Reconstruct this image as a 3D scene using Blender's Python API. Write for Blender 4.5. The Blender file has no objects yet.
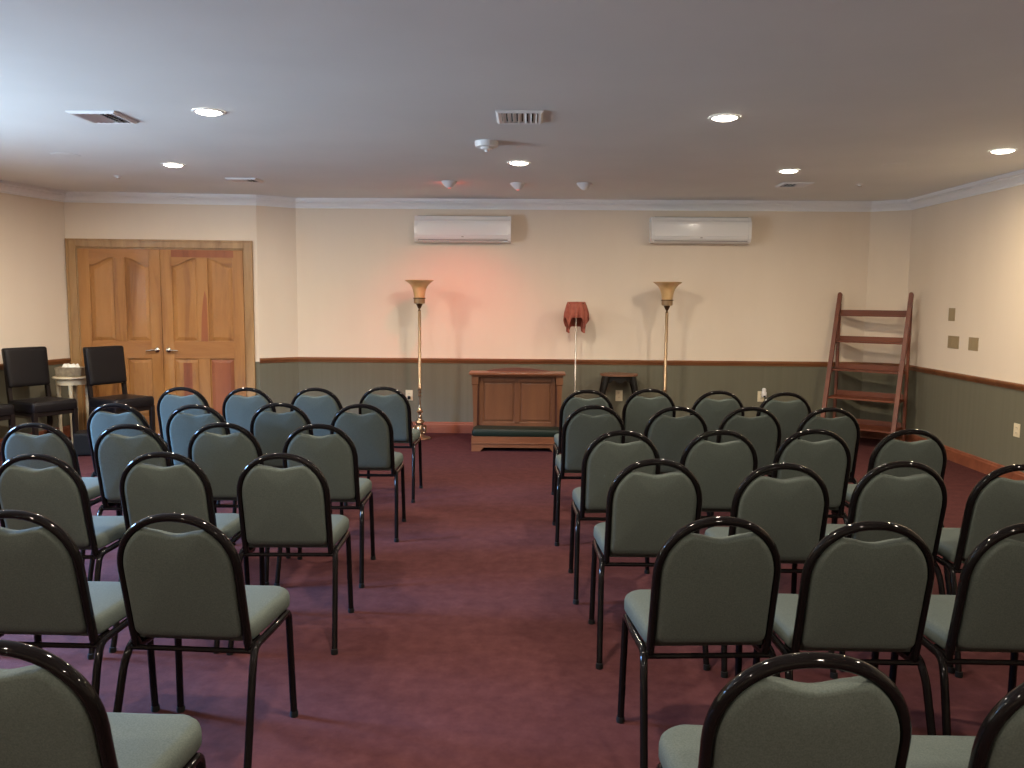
import bpy, bmesh, math, random
from mathutils import Vector, Matrix, Euler
PI = math.pi
C = bpy.context.scene.collection
sc = bpy.context.scene
random.seed(7)

# ------------------------------------------------------------------ camera
F_PX, CAM_H, VX, VY, ROLL = 828.0, 1.5, 525.0, 299.0, 0.008
pitch = math.atan((384 - VY) / F_PX)
yaw = math.atan((VX - 512) / F_PX * math.cos(pitch))
cam_data = bpy.data.cameras.new('camera')
cam_data.sensor_width = 36.0
cam_data.lens = F_PX / 1024 * 36.0
cam_data.clip_start = 0.02
cam = bpy.data.objects.new('camera', cam_data)
C.objects.link(cam)
cam.matrix_world = (Matrix.Translation((0, 0, CAM_H)) @ Matrix.Rotation(yaw, 4, 'Z')
                    @ Matrix.Rotation(PI / 2 - pitch, 4, 'X') @ Matrix.Rotation(ROLL, 4, 'Z'))
sc.camera = cam

# ------------------------------------------------------------------ world, exposure
sc.view_settings.view_transform = 'Standard'
sc.view_settings.look = 'None'
sc.view_settings.gamma = 1.0
sc.view_settings.use_curve_mapping = False
sc.view_settings.exposure = 0.38
SKY_COL, SKY_STR = (0.24, 0.50, 1.0), 320.0
GLOW_COL, GLOW_STR = (0.66, 0.84, 1.0), 62.0
DOWN_W = 33.0
DOWN_COL = (1.0, 0.86, 0.70)
RED_W = 42.0
w = bpy.data.worlds.new('sky'); sc.world = w
w.use_nodes = True
bg = w.node_tree.nodes['Background']
_n, _l = w.node_tree.nodes, w.node_tree.links        # open sky above, bright bluish glow below the horizon, added to brighten the ceiling
_tc = _n.new('ShaderNodeTexCoord'); _sp = _n.new('ShaderNodeSeparateXYZ'); _l.new(_tc.outputs['Generated'], _sp.inputs[0])
_ma = _n.new('ShaderNodeMath'); _ma.operation = 'MULTIPLY_ADD'; _ma.inputs[1].default_value = 0.5; _ma.inputs[2].default_value = 0.5
_l.new(_sp.outputs['Z'], _ma.inputs[0])
_rp = _n.new('ShaderNodeValToRGB'); _l.new(_ma.outputs[0], _rp.inputs[0])   # 0 = straight down, 0.5 = horizon, 1 = zenith
_e = _rp.color_ramp.elements
_e[0].position = 0.44; _e[0].color = (*[c * GLOW_STR / 450 for c in GLOW_COL], 1)
_e[1].position = 0.645; _e[1].color = (*[c * SKY_STR / 450 for c in SKY_COL], 1)
for _p in (0.475, 0.595):                                  # added dark band along the horizon, keeps blue off the far walls
    _q = _e.new(_p); _q.color = (0.005, 0.006, 0.004, 1)
_l.new(_rp.outputs[0], bg.inputs[0]); bg.inputs[1].default_value = 450.0
ZC = 2.575            # ceiling height
# windows in the left wall: (y0, y1, z0, z1); a light portal stands in each
WINS = [(3.40, 4.40, 0.90, 2.30)]
WX = -5.29
for (y0, y1, z0, z1) in WINS:
    ld = bpy.data.lights.new('window_portal', 'AREA'); ld.shape = 'RECTANGLE'
    ld.size = z1 - z0; ld.size_y = y1 - y0
    ld.cycles.is_portal = True
    lo = bpy.data.objects.new('window_portal', ld); C.objects.link(lo)
    lo.location = (WX - 0.06, (y0 + y1) / 2, (z0 + z1) / 2)
    lo.rotation_euler = (0, -PI / 2, 0)

# ------------------------------------------------------------------ helpers
def srgb(r, g, b):
    f = lambda c: (c / 12.92 if c <= 0.04045 else ((c + 0.055) / 1.055) ** 2.4)
    return (f(r / 255), f(g / 255), f(b / 255))

MATS = {}
def mat(name, col, rough=0.6, metal=0.0, spec=0.5, emit=None, estr=0.0, coat=0.0, sheen=0.0):
    m = bpy.data.materials.new(name); m.use_nodes = True
    b = m.node_tree.nodes['Principled BSDF']
    b.inputs['Base Color'].default_value = (*col, 1)
    b.inputs['Roughness'].default_value = rough
    b.inputs['Metallic'].default_value = metal
    b.inputs['Specular IOR Level'].default_value = spec
    b.inputs['Coat Weight'].default_value = coat
    b.inputs['Sheen Weight'].default_value = sheen
    if emit:
        b.inputs['Emission Color'].default_value = (*emit, 1)
        b.inputs['Emission Strength'].default_value = estr
    MATS[name] = m
    return m

def nodes(m):
    nt = m.node_tree
    return nt, nt.nodes, nt.links, nt.nodes['Principled BSDF']

def add_noise_col(m, cols, scale=(1, 1, 1), nscale=5.0, detail=4.0, coords='Object', rough=0.5, distort=0.0, pos=None):
    nt, N, L, b = nodes(m)
    tc = N.new('ShaderNodeTexCoord'); mp = N.new('ShaderNodeMapping')
    mp.inputs['Scale'].default_value = scale
    L.new(tc.outputs[coords], mp.inputs['Vector'])
    nz = N.new('ShaderNodeTexNoise'); nz.inputs['Scale'].default_value = nscale
    nz.inputs['Detail'].default_value = detail; nz.inputs['Roughness'].default_value = rough
    nz.inputs['Distortion'].default_value = distort
    L.new(mp.outputs[0], nz.inputs['Vector'])
    cr = N.new('ShaderNodeValToRGB')
    el = cr.color_ramp.elements
    n = len(cols)
    ps = pos or [0.3 + 0.4 * i / (n - 1) for i in range(n)]
    el[0].position = ps[0]; el[0].color = (*cols[0], 1)
    el[1].position = ps[-1]; el[1].color = (*cols[-1], 1)
    for i in range(1, n - 1):
        e = el.new(ps[i]); e.color = (*cols[i], 1)
    L.new(nz.outputs['Fac'], cr.inputs[0])
    L.new(cr.outputs[0], b.inputs['Base Color'])
    return nz, cr, mp

def add_bump(m, nscale=200.0, strength=0.2, dist=0.002, coords='Object', scale=(1, 1, 1), kind='noise'):
    nt, N, L, b = nodes(m)
    tc = N.new('ShaderNodeTexCoord'); mp = N.new('ShaderNodeMapping')
    mp.inputs['Scale'].default_value = scale
    L.new(tc.outputs[coords], mp.inputs['Vector'])
    nz = N.new('ShaderNodeTexNoise'); nz.inputs['Scale'].default_value = nscale; nz.inputs['Detail'].default_value = 2
    L.new(mp.outputs[0], nz.inputs['Vector'])
    bp = N.new('ShaderNodeBump'); bp.inputs['Strength'].default_value = strength; bp.inputs['Distance'].default_value = dist
    L.new(nz.outputs['Fac'], bp.inputs['Height']); L.new(bp.outputs[0], b.inputs['Normal'])

def wood(name, c1, c2, c3, axis='Z', rough=0.4, nscale=6.0, coat=0.2):
    m = mat(name, c1, rough, coat=coat)
    s = {'X': (0.12, 1, 1), 'Y': (1, 0.12, 1), 'Z': (1, 1, 0.12)}[axis]
    add_noise_col(m, [c1, c2, c3], scale=s, nscale=nscale, detail=8, rough=0.62, distort=0.6, pos=[0.3, 0.52, 0.75])
    return m

# ---- room surfaces
def wall_material():
    m = mat('wallpaper', srgb(225, 208, 186), 0.85, spec=0.2)
    nt, N, L, b = nodes(m)
    geo = N.new('ShaderNodeNewGeometry'); sep = N.new('ShaderNodeSeparateXYZ')
    L.new(geo.outputs['Position'], sep.inputs[0])
    lt = N.new('ShaderNodeMath'); lt.operation = 'LESS_THAN'; lt.inputs[1].default_value = 0.80
    L.new(sep.outputs['Z'], lt.inputs[0])
    nz = N.new('ShaderNodeTexNoise'); nz.inputs['Scale'].default_value = 3.0; nz.inputs['Detail'].default_value = 5
    mp = N.new('ShaderNodeMapping'); mp.inputs['Scale'].default_value = (1, 1, 0.25)
    L.new(geo.outputs['Position'], mp.inputs[0]); L.new(mp.outputs[0], nz.inputs['Vector'])
    up = N.new('ShaderNodeMixRGB'); up.inputs[1].default_value = (*UP1, 1); up.inputs[2].default_value = (*UP2, 1)
    lo = N.new('ShaderNodeMixRGB'); lo.inputs[1].default_value = (*LO1, 1); lo.inputs[2].default_value = (*LO2, 1)
    L.new(nz.outputs['Fac'], up.inputs[0])
    # fine vertical stripes in the lower paper
    wv = N.new('ShaderNodeTexNoise'); wv.inputs['Scale'].default_value = 30
    mp2 = N.new('ShaderNodeMapping'); mp2.inputs['Scale'].default_value = (1, 1, 0.02)
    L.new(geo.outputs['Position'], mp2.inputs[0]); L.new(mp2.outputs[0], wv.inputs['Vector'])
    L.new(wv.outputs['Fac'], lo.inputs[0])
    mx = N.new('ShaderNodeMixRGB')
    L.new(lt.outputs[0], mx.inputs[0]); L.new(up.outputs[0], mx.inputs[1]); L.new(lo.outputs[0], mx.inputs[2])
    L.new(mx.outputs[0], b.inputs['Base Color'])
    n2 = N.new('ShaderNodeTexNoise'); n2.inputs['Scale'].default_value = 90
    L.new(geo.outputs['Position'], n2.inputs['Vector'])
    bp = N.new('ShaderNodeBump'); bp.inputs['Strength'].default_value = 0.15; bp.inputs['Distance'].default_value = 0.002
    L.new(n2.outputs['Fac'], bp.inputs['Height']); L.new(bp.outputs[0], b.inputs['Normal'])
    return m
UP1, UP2 = (0.70, 0.615, 0.51), (0.77, 0.69, 0.585)
LO1, LO2 = (0.128, 0.126, 0.092), (0.156, 0.154, 0.115)
M_WALL = wall_material()
M_CEIL = mat('ceiling_paint', (0.8, 0.8, 0.8), 0.9, spec=0.2)
add_noise_col(M_CEIL, [(0.74, 0.77, 0.78), (0.78, 0.81, 0.82)], nscale=1.5)
add_bump(M_CEIL, 150, 0.08, 0.002)
M_CARPET = mat('carpet', (0.13, 0.03, 0.035), 0.95, spec=0.1)
add_noise_col(M_CARPET, [(0.048, 0.0148, 0.0158), (0.064, 0.0210, 0.0212), (0.081, 0.0285, 0.0280)], nscale=14, detail=10, rough=0.7, pos=[0.3, 0.5, 0.72])
add_bump(M_CARPET, 500, 0.5, 0.004)
M_WHITE = mat('white_paint', (0.84, 0.86, 0.88), 0.45)
M_OAKTRIM = wood('oak_trim', srgb(132, 88, 56), srgb(114, 72, 44), srgb(92, 54, 32), axis='X', rough=0.4)
M_BASEB = wood('baseboard_wood', srgb(146, 88, 64), srgb(130, 76, 54), srgb(106, 58, 42), axis='X', rough=0.4)
M_PINE = wood('knotty_pine', srgb(174, 127, 72), srgb(160, 112, 60), srgb(108, 66, 32), axis='Z', rough=0.55, nscale=7, coat=0.05)
M_PINE_H = wood('knotty_pine_rail', srgb(170, 121, 68), srgb(155, 106, 56), srgb(106, 64, 32), axis='X', rough=0.55, nscale=7, coat=0.05)
M_PINE_RED = wood('reddish_pine', srgb(152, 90, 50), srgb(140, 78, 42), srgb(112, 58, 30), axis='Z', rough=0.55, nscale=7, coat=0.05)
M_CASING = wood('casing_wood', srgb(174, 142, 98), srgb(157, 123, 81), srgb(122, 90, 56), axis='Z', rough=0.4, nscale=9)
M_CHERRY = wood('cherry_wood', srgb(118, 64, 38), srgb(101, 50, 29), srgb(78, 35, 20), axis='X', rough=0.5, coat=0.0)
M_OAK = wood('kneeler_oak', srgb(112, 73, 45), srgb(98, 61, 37), srgb(76, 44, 26), axis='Z', rough=0.4)
M_OAK_H = wood('kneeler_oak_rail', srgb(126, 80, 52), srgb(110, 67, 42), srgb(84, 49, 30), axis='X', rough=0.35)
# ---- objects
M_FAB = mat('grey_green_fabric', (0.16, 0.2, 0.175), 0.9, spec=0.15)
add_noise_col(M_FAB, [(0.062, 0.075, 0.065), (0.086, 0.102, 0.090)], nscale=260, detail=2)
add_bump(M_FAB, 420, 0.35, 0.0015)
M_FRAME = mat('black_gloss_metal', (0.006, 0.005, 0.005), 0.06, spec=0.16)
M_RUB = mat('black_rubber', (0.008, 0.008, 0.008), 0.7, spec=0.15)
M_BRASS = mat('antique_brass', (0.40, 0.29, 0.18), 0.3, metal=0.9)
M_DKBRASS = mat('dark_brass', (0.12, 0.07, 0.03), 0.3, metal=0.8)
M_SHADE = mat('amber_glass', (0.58, 0.40, 0.20), 0.35)
M_SHADE.node_tree.nodes['Principled BSDF'].inputs['Subsurface Weight'].default_value = 0.15
add_noise_col(M_SHADE, [(0.50, 0.31, 0.13), (0.66, 0.48, 0.26)], nscale=9)
M_SILVER = mat('silver_metal', (0.75, 0.72, 0.66), 0.25, metal=0.9)
M_NICKEL = mat('brushed_nickel', (0.65, 0.60, 0.50), 0.22, metal=1.0)
M_CLOTH = mat('rust_cloth', srgb(146, 74, 58), 0.9)
add_noise_col(M_CLOTH, [srgb(142, 74, 60), srgb(166, 98, 80)], nscale=20)
M_BLACKWOOD = mat('black_painted_wood', (0.010, 0.009, 0.008), 0.55, spec=0.2)
M_TABLETOP = mat('worn_brown_top', srgb(120, 86, 66), 0.35)
M_LEATHER = mat('black_leather', (0.008, 0.007, 0.008), 0.38, spec=0.25)
add_bump(M_LEATHER, 120, 0.15, 0.002)
M_ESPRESSO = mat('espresso_wood', (0.012, 0.008, 0.007), 0.4, spec=0.25)
M_CREAM = mat('cream_painted_wood', srgb(206, 196, 170), 0.5)
M_STONE = mat('grey_stone_box', srgb(132, 122, 104), 0.8)
add_noise_col(M_STONE, [srgb(116, 106, 90), srgb(146, 136, 116)], nscale=30)
M_TISSUE = mat('white_tissue', (0.85, 0.85, 0.80), 0.9)
M_MAHOG = mat('dark_mahogany', srgb(84, 48, 38), 0.5)
M_GREENV = mat('dark_green_vinyl', (0.006, 0.013, 0.008), 0.5, spec=0.25)
M_ACW = mat('white_plastic', (0.76, 0.77, 0.77), 0.12)
M_ACD = mat('grey_plastic', (0.30, 0.30, 0.29), 0.5)
M_DARK = mat('dark_slot', (0.02, 0.02, 0.02), 0.8)
M_PLATE = mat('ivory_plastic', srgb(214, 204, 176), 0.5)
M_PLATET = mat('tan_plate', srgb(150, 134, 104), 0.6)
M_LENS = mat('lit_lens', (1, 1, 1), 0.5, emit=(1.0, 0.86, 0.66), estr=22.0)
M_REDLENS = mat('red_lit_bulb', (0.6, 0.05, 0.03), 0.5, emit=(1.0, 0.08, 0.05), estr=3.0)
M_GLASS = bpy.data.materials.new('window_glass'); M_GLASS.use_nodes = True
_nt = M_GLASS.node_tree; _nt.nodes.clear()
_o = _nt.nodes.new('ShaderNodeOutputMaterial'); _mx = _nt.nodes.new('ShaderNodeMixShader')
_t = _nt.nodes.new('ShaderNodeBsdfTransparent'); _g = _nt.nodes.new('ShaderNodeBsdfGlossy'); _g.inputs['Roughness'].default_value = 0.02
_mx.inputs[0].default_value = 0.06
_nt.links.new(_t.outputs[0], _mx.inputs[1]); _nt.links.new(_g.outputs[0], _mx.inputs[2]); _nt.links.new(_mx.outputs[0], _o.inputs[0])

def obj(name, bm, m, parent=None, smooth=False, angle=None):
    me = bpy.data.meshes.new(name)
    bmesh.ops.recalc_face_normals(bm, faces=bm.faces[:])
    bm.to_mesh(me); bm.free()
    if isinstance(m, (list, tuple)):
        for x in m: me.materials.append(x)
    else:
        me.materials.append(m)
    if smooth:
        me.polygons.foreach_set('use_smooth', [True] * len(me.polygons))
        me.set_sharp_from_angle(angle=math.radians(angle or 40))
    o = bpy.data.objects.new(name, me); C.objects.link(o)
    if parent: o.parent = parent
    return o

def tag(o, label, cat, group=None):
    o['label'] = label; o['category'] = cat
    if group: o['group'] = group
    return o

def thing(name, label, cat, loc=(0, 0, 0), rz=0.0, group=None):
    o = bpy.data.objects.new(name, None); C.objects.link(o)
    o.empty_display_size = 0.1
    o.location = loc; o.rotation_euler = (0, 0, rz)
    return tag(o, label, cat, group)

def struct(name, bm, m, **k):
    o = obj(name, bm, m, **k); o['kind'] = 'structure'
    return o

def copy_tree(o, parent=None):
    c = o.copy(); C.objects.link(c)
    if parent:
        c.parent = parent
    for ch in list(o.children):
        copy_tree(ch, c)
    return c

def NB(): return bmesh.new()

def box(bm, x0, x1, y0, y1, z0, z1, bev=0.0, seg=2, mi=0, M=None):
    t = bmesh.new()
    bmesh.ops.create_cube(t, size=1)
    for v in t.verts:
        v.co = Vector(((x0 + x1) / 2 + v.co.x * (x1 - x0), (y0 + y1) / 2 + v.co.y * (y1 - y0), (z0 + z1) / 2 + v.co.z * (z1 - z0)))
    if bev > 0:
        bmesh.ops.bevel(t, geom=t.edges[:], offset=bev, segments=seg, affect='EDGES', profile=0.5)
    merge(bm, t, mi, M)

def merge(bm, t, mi=0, M=None):
    if M is not None: bmesh.ops.transform(t, matrix=M, verts=t.verts[:])
    mp = {v: bm.verts.new(v.co) for v in t.verts}
    for f in t.faces:
        try:
            nf = bm.faces.new([mp[v] for v in f.verts]); nf.material_index = mi if mi else f.material_index
        except ValueError: pass
    t.free()

def rounded_path(pts, rad, seg=6):
    """polyline with its inner corners rounded to the given radius"""
    pts = [Vector(p) for p in pts]
    out = [pts[0]]
    for i in range(1, len(pts) - 1):
        a, b, c = pts[i - 1], pts[i], pts[i + 1]
        d1 = (a - b).normalized(); d2 = (c - b).normalized()
        r = min(rad, (a - b).length * 0.48, (c - b).length * 0.48)
        p0, p2 = b + d1 * r, b + d2 * r
        for k in range(seg + 1):
            t = k / seg
            out.append(p0 * (1 - t) ** 2 + b * 2 * t * (1 - t) + p2 * t ** 2)
    out.append(pts[-1])
    return out

def tube(bm, pts, r=0.0125, n=10, rx=None, cap=True, up=None):   # r across, rx along 'up'
    pts = [Vector(p) for p in pts]
    ry = r; rx = rx or r
    rings = []
    N = len(pts)
    ref = Vector(up) if up else None
    prev = None
    for i, p in enumerate(pts):
        if i == 0: d = pts[1] - pts[0]
        elif i == N - 1: d = pts[-1] - pts[-2]
        else: d = (pts[i + 1] - p).normalized() + (p - pts[i - 1]).normalized()
        d.normalize()
        if ref is not None:
            a = ref - d * ref.dot(d)
        elif prev is None:
            a = Vector((0, 0, 1)) if abs(d.z) < 0.9 else Vector((1, 0, 0))
            a = a - d * a.dot(d)
        else:
            a = prev - d * prev.dot(d)
        a.normalize(); prev = a
        b = d.cross(a)
        rings.append([bm.verts.new(p + a * (rx * math.cos(2 * PI * k / n)) + b * (ry * math.sin(2 * PI * k / n))) for k in range(n)])
    for i in range(N - 1):
        for k in range(n):
            bm.faces.new([rings[i][k], rings[i][(k + 1) % n], rings[i + 1][(k + 1) % n], rings[i + 1][k]])
    if cap:
        bm.faces.new(rings[0][::-1]); bm.faces.new(rings[-1])

def lathe(bm, prof, n=28, cx=0, cy=0, mi=0, cap=True):
    rings = []
    for (r, z) in prof:
        if r < 1e-5: rings.append([bm.verts.new((cx, cy, z))])
        else: rings.append([bm.verts.new((cx + r * math.cos(2 * PI * k / n), cy + r * math.sin(2 * PI * k / n), z)) for k in range(n)])
    for i in range(len(rings) - 1):
        a, b = rings[i], rings[i + 1]
        for k in range(n):
            if len(a) == 1 and len(b) == 1: continue
            if len(a) == 1: f = bm.faces.new([a[0], b[k], b[(k + 1) % n]])
            elif len(b) == 1: f = bm.faces.new([a[k], a[(k + 1) % n], b[0]])
            else: f = bm.faces.new([a[k], a[(k + 1) % n], b[(k + 1) % n], b[k]])
            f.material_index = mi
    if cap:
        for rg in (rings[0], rings[-1]):
            if len(rg) > 2: bm.faces.new(rg).material_index = mi

def ball(bm, c, r, sz=1.0):
    t = bmesh.new(); bmesh.ops.create_uvsphere(t, u_segments=14, v_segments=10, radius=r)
    for v in t.verts: v.co.z *= sz
    merge(bm, t, 0, Matrix.Translation(c))

def prism(bm, poly, y0, y1, mi=0, plane='XZ', M=None):
    """polygon in the XZ (or XY) plane given depth"""
    t = bmesh.new()
    if plane == 'XZ': mk = lambda p, d: (p[0], d, p[1])
    elif plane == 'XY': mk = lambda p, d: (p[0], p[1], d)
    else: mk = lambda p, d: (d, p[0], p[1])
    a = [t.verts.new(mk(p, y0)) for p in poly]; b = [t.verts.new(mk(p, y1)) for p in poly]
    n = len(poly)
    t.faces.new(a); t.faces.new(b[::-1])
    for i in range(n): t.faces.new([a[i], b[i], b[(i + 1) % n], a[(i + 1) % n]])
    merge(bm, t, mi, M)

def pillow(bm, outline, prof, mapf):
    """star-shaped outline closed into a padded cushion; prof = [(scale, depth)...] front to back; mapf(u, v, d) -> point"""
    cx = sum(p[0] for p in outline) / len(outline); cy = sum(p[1] for p in outline) / len(outline)
    rings = []
    for s, d in prof:
        rings.append([bm.verts.new(mapf(cx + (p[0] - cx) * s, cy + (p[1] - cy) * s, d)) for p in outline])
    n = len(outline)
    for i in range(len(rings) - 1):
        for k in range(n):
            bm.faces.new([rings[i][k], rings[i][(k + 1) % n], rings[i + 1][(k + 1) % n], rings[i + 1][k]])
    for rg, (s, d) in ((rings[0], prof[0]), (rings[-1], prof[-1])):
        c = bm.verts.new(mapf(cx, cy, d))
        for k in range(n): bm.faces.new([c, rg[k], rg[(k + 1) % n]])

# ------------------------------------------------------------------ room shell
ax, ay = -2.9, 8.93                       # right end of the door wall
TH = math.radians(5.5)
du = Vector((math.cos(TH), math.sin(TH), 0))
W = [Vector((-5.29, -1.8, 0)), Vector((-5.29, 6.6, 0)), Vector((ax, ay, 0)) - du * 1.955, Vector((ax, ay, 0)) + du * 0.015,
     Vector((-2.53, 9.18, 0)), Vector((3.73, 9.18, 0)), Vector((4.08, 8.97, 0)), Vector((4.08, -1.8, 0))]
def wall_seg(bm, a, b, z0=0.0, z1=ZC, th=0.12, s0=None, s1=None):
    d = (b - a); L = d.length; d.normalize()
    n = Vector((-d.y, d.x, 0))            # outward (the room is to the right going round clockwise)
    if s0 is None: s0 = 0
    if s1 is None: s1 = L
    p, q = a + d * s0, a + d * s1
    vs = [p, q, q + n * th, p + n * th]
    lo = [bm.verts.new((v.x, v.y, z0)) for v in vs]; hi = [bm.verts.new((v.x, v.y, z1)) for v in vs]
    bm.faces.new(lo); bm.faces.new(hi[::-1])
    for i in range(4): bm.faces.new([lo[i], lo[(i + 1) % 4], hi[(i + 1) % 4], hi[i]])
# left wall with its window openings (long straight piece) and the slanted piece near the doors
bm = NB()
ys = -1.8
for (y0, y1, z0, z1) in sorted(WINS):
    wall_seg(bm, W[0], W[1], s0=ys + 1.8, s1=y0 + 1.8)
    wall_seg(bm, W[0], W[1], 0, z0, s0=y0 + 1.8, s1=y1 + 1.8)
    wall_seg(bm, W[0], W[1], z1, ZC, s0=y0 + 1.8, s1=y1 + 1.8)
    ys = y1
wall_seg(bm, W[0], W[1], s0=ys + 1.8, s1=8.4)
wall_seg(bm, W[1], W[2])
struct('wall_left', bm, M_WALL)
# door wall with the door opening
DX0, DX1, DZ = 0.102, 1.834, 2.01          # opening, measured from the left end of the door wall
bm = NB()
LD = (W[3] - W[2]).length
wall_seg(bm, W[2], W[3], s0=0, s1=DX0); wall_seg(bm, W[2], W[3], s0=DX1, s1=LD); wall_seg(bm, W[2], W[3], DZ, ZC, s0=DX0, s1=DX1)
struct('wall_doors', bm, M_WALL)
bm = NB(); wall_seg(bm, W[3], W[4]); struct('wall_left_return', bm, M_WALL)
bm = NB(); wall_seg(bm, W[4], W[5]); struct('wall_back', bm, M_WALL)
bm = NB(); wall_seg(bm, W[5], W[6]); struct('wall_right_corner', bm, M_WALL)
bm = NB(); wall_seg(bm, W[6], W[7]); struct('wall_right', bm, M_WALL)
bm = NB(); wall_seg(bm, W[7], W[0]); struct('wall_front', bm, M_WALL)
bm = NB(); box(bm, -5.5, 4.25, -2.0, 9.6, -0.1, 0.0); struct('floor', bm, M_CARPET)
bm = NB(); box(bm, -5.5, 4.25, -2.0, 9.6, ZC, ZC + 0.1); struct('ceiling', bm, M_CEIL)

def sweep(bm, path, prof, closed=False):
    """moulding: profile points (offset into the room, z) carried along the wall line with mitred corners"""
    n = len(path); rings = []
    for i, p in enumerate(path):
        ds = []
        if i > 0 or closed: ds.append((p - path[i - 1]).normalized())
        if i < n - 1 or closed: ds.append((path[(i + 1) % n] - p).normalized())
        ns = [Vector((d.y, -d.x, 0)) for d in ds]      # into the room
        if len(ns) == 2:
            m = (ns[0] + ns[1]).normalized(); m = m / max(0.3, m.dot(ns[0]))
        else: m = ns[0]
        rings.append([bm.verts.new((p.x + m.x * o, p.y + m.y * o, z)) for (o, z) in prof])
    k = len(prof)
    rng = range(n) if closed else range(n - 1)
    for i in rng:
        a, b = rings[i], rings[(i + 1) % n]
        for j in range(k):
            bm.faces.new([a[j], a[(j + 1) % k], b[(j + 1) % k], b[j]])
    if not closed:
        bm.faces.new(rings[0]); bm.faces.new(rings[-1][::-1])
crown = [(0, ZC - 0.105), (0.012, ZC - 0.105), (0.012, ZC - 0.088), (0.020, ZC - 0.086), (0.026, ZC - 0.070), (0.040, ZC - 0.052),
         (0.056, ZC - 0.044), (0.056, ZC - 0.034), (0.078, ZC - 0.030), (0.080, ZC), (0, ZC)]
bm = NB(); sweep(bm, W, crown, True); struct('trim_1', bm, M_WHITE)
railp = [(0, 0.783), (0.009, 0.785), (0.011, 0.798), (0.018, 0.806), (0.022, 0.818), (0.023, 0.830), (0.018, 0.837), (0, 0.839)]
bm = NB(); sweep(bm, [W[3] + Vector((0, 0, 0)), W[4], W[5], W[6], W[7], W[0], W[1], W[2]], railp); struct('trim_2', bm, M_OAKTRIM)
basep = [(0, 0), (0.016, 0), (0.016, 0.095), (0.011, 0.105), (0.011, 0.115), (0.004, 0.123), (0, 0.123)]
for nm, pth in (('baseboard_left', [W[0], W[1], W[2]]), ('baseboard_back', [W[3], W[4], W[5], W[6]]), ('baseboard_right', [W[6], W[7]]), ('baseboard_front', [W[7], W[0]])):
    bm = NB(); sweep(bm, pth, basep); struct(nm, bm, M_BASEB)

# windows in the left wall (outside the frame, the daylight comes through them)
for i, (y0, y1, z0, z1) in enumerate(WINS):
    r = bpy.data.objects.new('window_%d' % (i + 1), None); C.objects.link(r); r['kind'] = 'structure'
    r.location = (WX, (y0 + y1) / 2, z0)
    hw = (y1 - y0) / 2; hh = z1 - z0
    bm = NB()
    for a, b, c, d in ((-hw - .07, -hw, -.07, hh + .07), (hw, hw + .07, -.07, hh + .07), (-hw, hw, hh, hh + .07), (-hw, hw, -.07, 0)):
        box(bm, 0.0, 0.02, a, b, c, d, 0.003)
    obj('window_casing', bm, M_CASING, r)
    bm = NB()
    for a, b, c, d in ((-hw, -hw + .04, 0, hh), (hw - .04, hw, 0, hh), (-hw + .04, hw - .04, hh - .04, hh), (-hw + .04, hw - .04, 0, .04), (-.02, .02, .04, hh - .04)):
        box(bm, -0.08, -0.04, a, b, c, d, 0.003)
    obj('window_frame', bm, M_WHITE, r)
    bm = NB(); box(bm, -0.064, -0.058, -hw + .04, hw - .04, .04, hh - .04)
    obj('window_pane', bm, M_GLASS, r)

# ------------------------------------------------------------------ double doors
door = bpy.data.objects.new('door_1', None); C.objects.link(door); door['kind'] = 'structure'
door.location = W[2]; door.rotation_euler = (0, 0, TH)
bm = NB()   # casing, local x from the left end of the wall, -y into the room
def casing(bm, x0, x1, z0, z1):
    box(bm, x0, x1, -0.022, 0, z0, z1, 0.004)
casing(bm, 0.005, DX0, 0, DZ + 0.086); casing(bm, DX1, 1.925, 0, DZ + 0.086); casing(bm, DX0, DX1, DZ, DZ + 0.086)
for a, b, c, d in ((0.005, 0.027, 0, DZ + .086), (1.903, 1.925, 0, DZ + .086), (0.027, 1.903, DZ + .066, DZ + .086)):
    box(bm, a, b, -0.034, -0.022, c, d, 0.004)
box(bm, DX0 - 0.001, DX0 + 0.012, 0, 0.12, 0, DZ); box(bm, DX1 - 0.012, DX1 + 0.001, 0, 0.12, 0, DZ); box(bm, DX0, DX1, 0, 0.12, DZ - 0.012, DZ + 0.001)
box(bm, DX0, DX0 + 0.03, 0.045, 0.12, 0, DZ); box(bm, DX1 - 0.03, DX1, 0.045, 0.12, 0, DZ); box(bm, DX0, DX1, 0.045, 0.12, DZ - 0.035, DZ)  # stops added to block light leaking past the door leaves
box(bm, 0.95, 0.966, 0.0415, 0.06, 0.0, DZ - 0.035)
obj('door_frame', bm, M_CASING, door)
def arch_z(x, x0, x1, zlo, zhi, up):
    t = (x - x0) / (x1 - x0)
    if not up: t = 1 - t
    # cathedral curve: flat at the outer edge, ogee up towards the middle
    return zlo + (zhi - zlo) * (0.5 - 0.5 * math.cos(PI * min(1, max(0, (t - 0.06) / 0.94)))) ** 0.85
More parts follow.
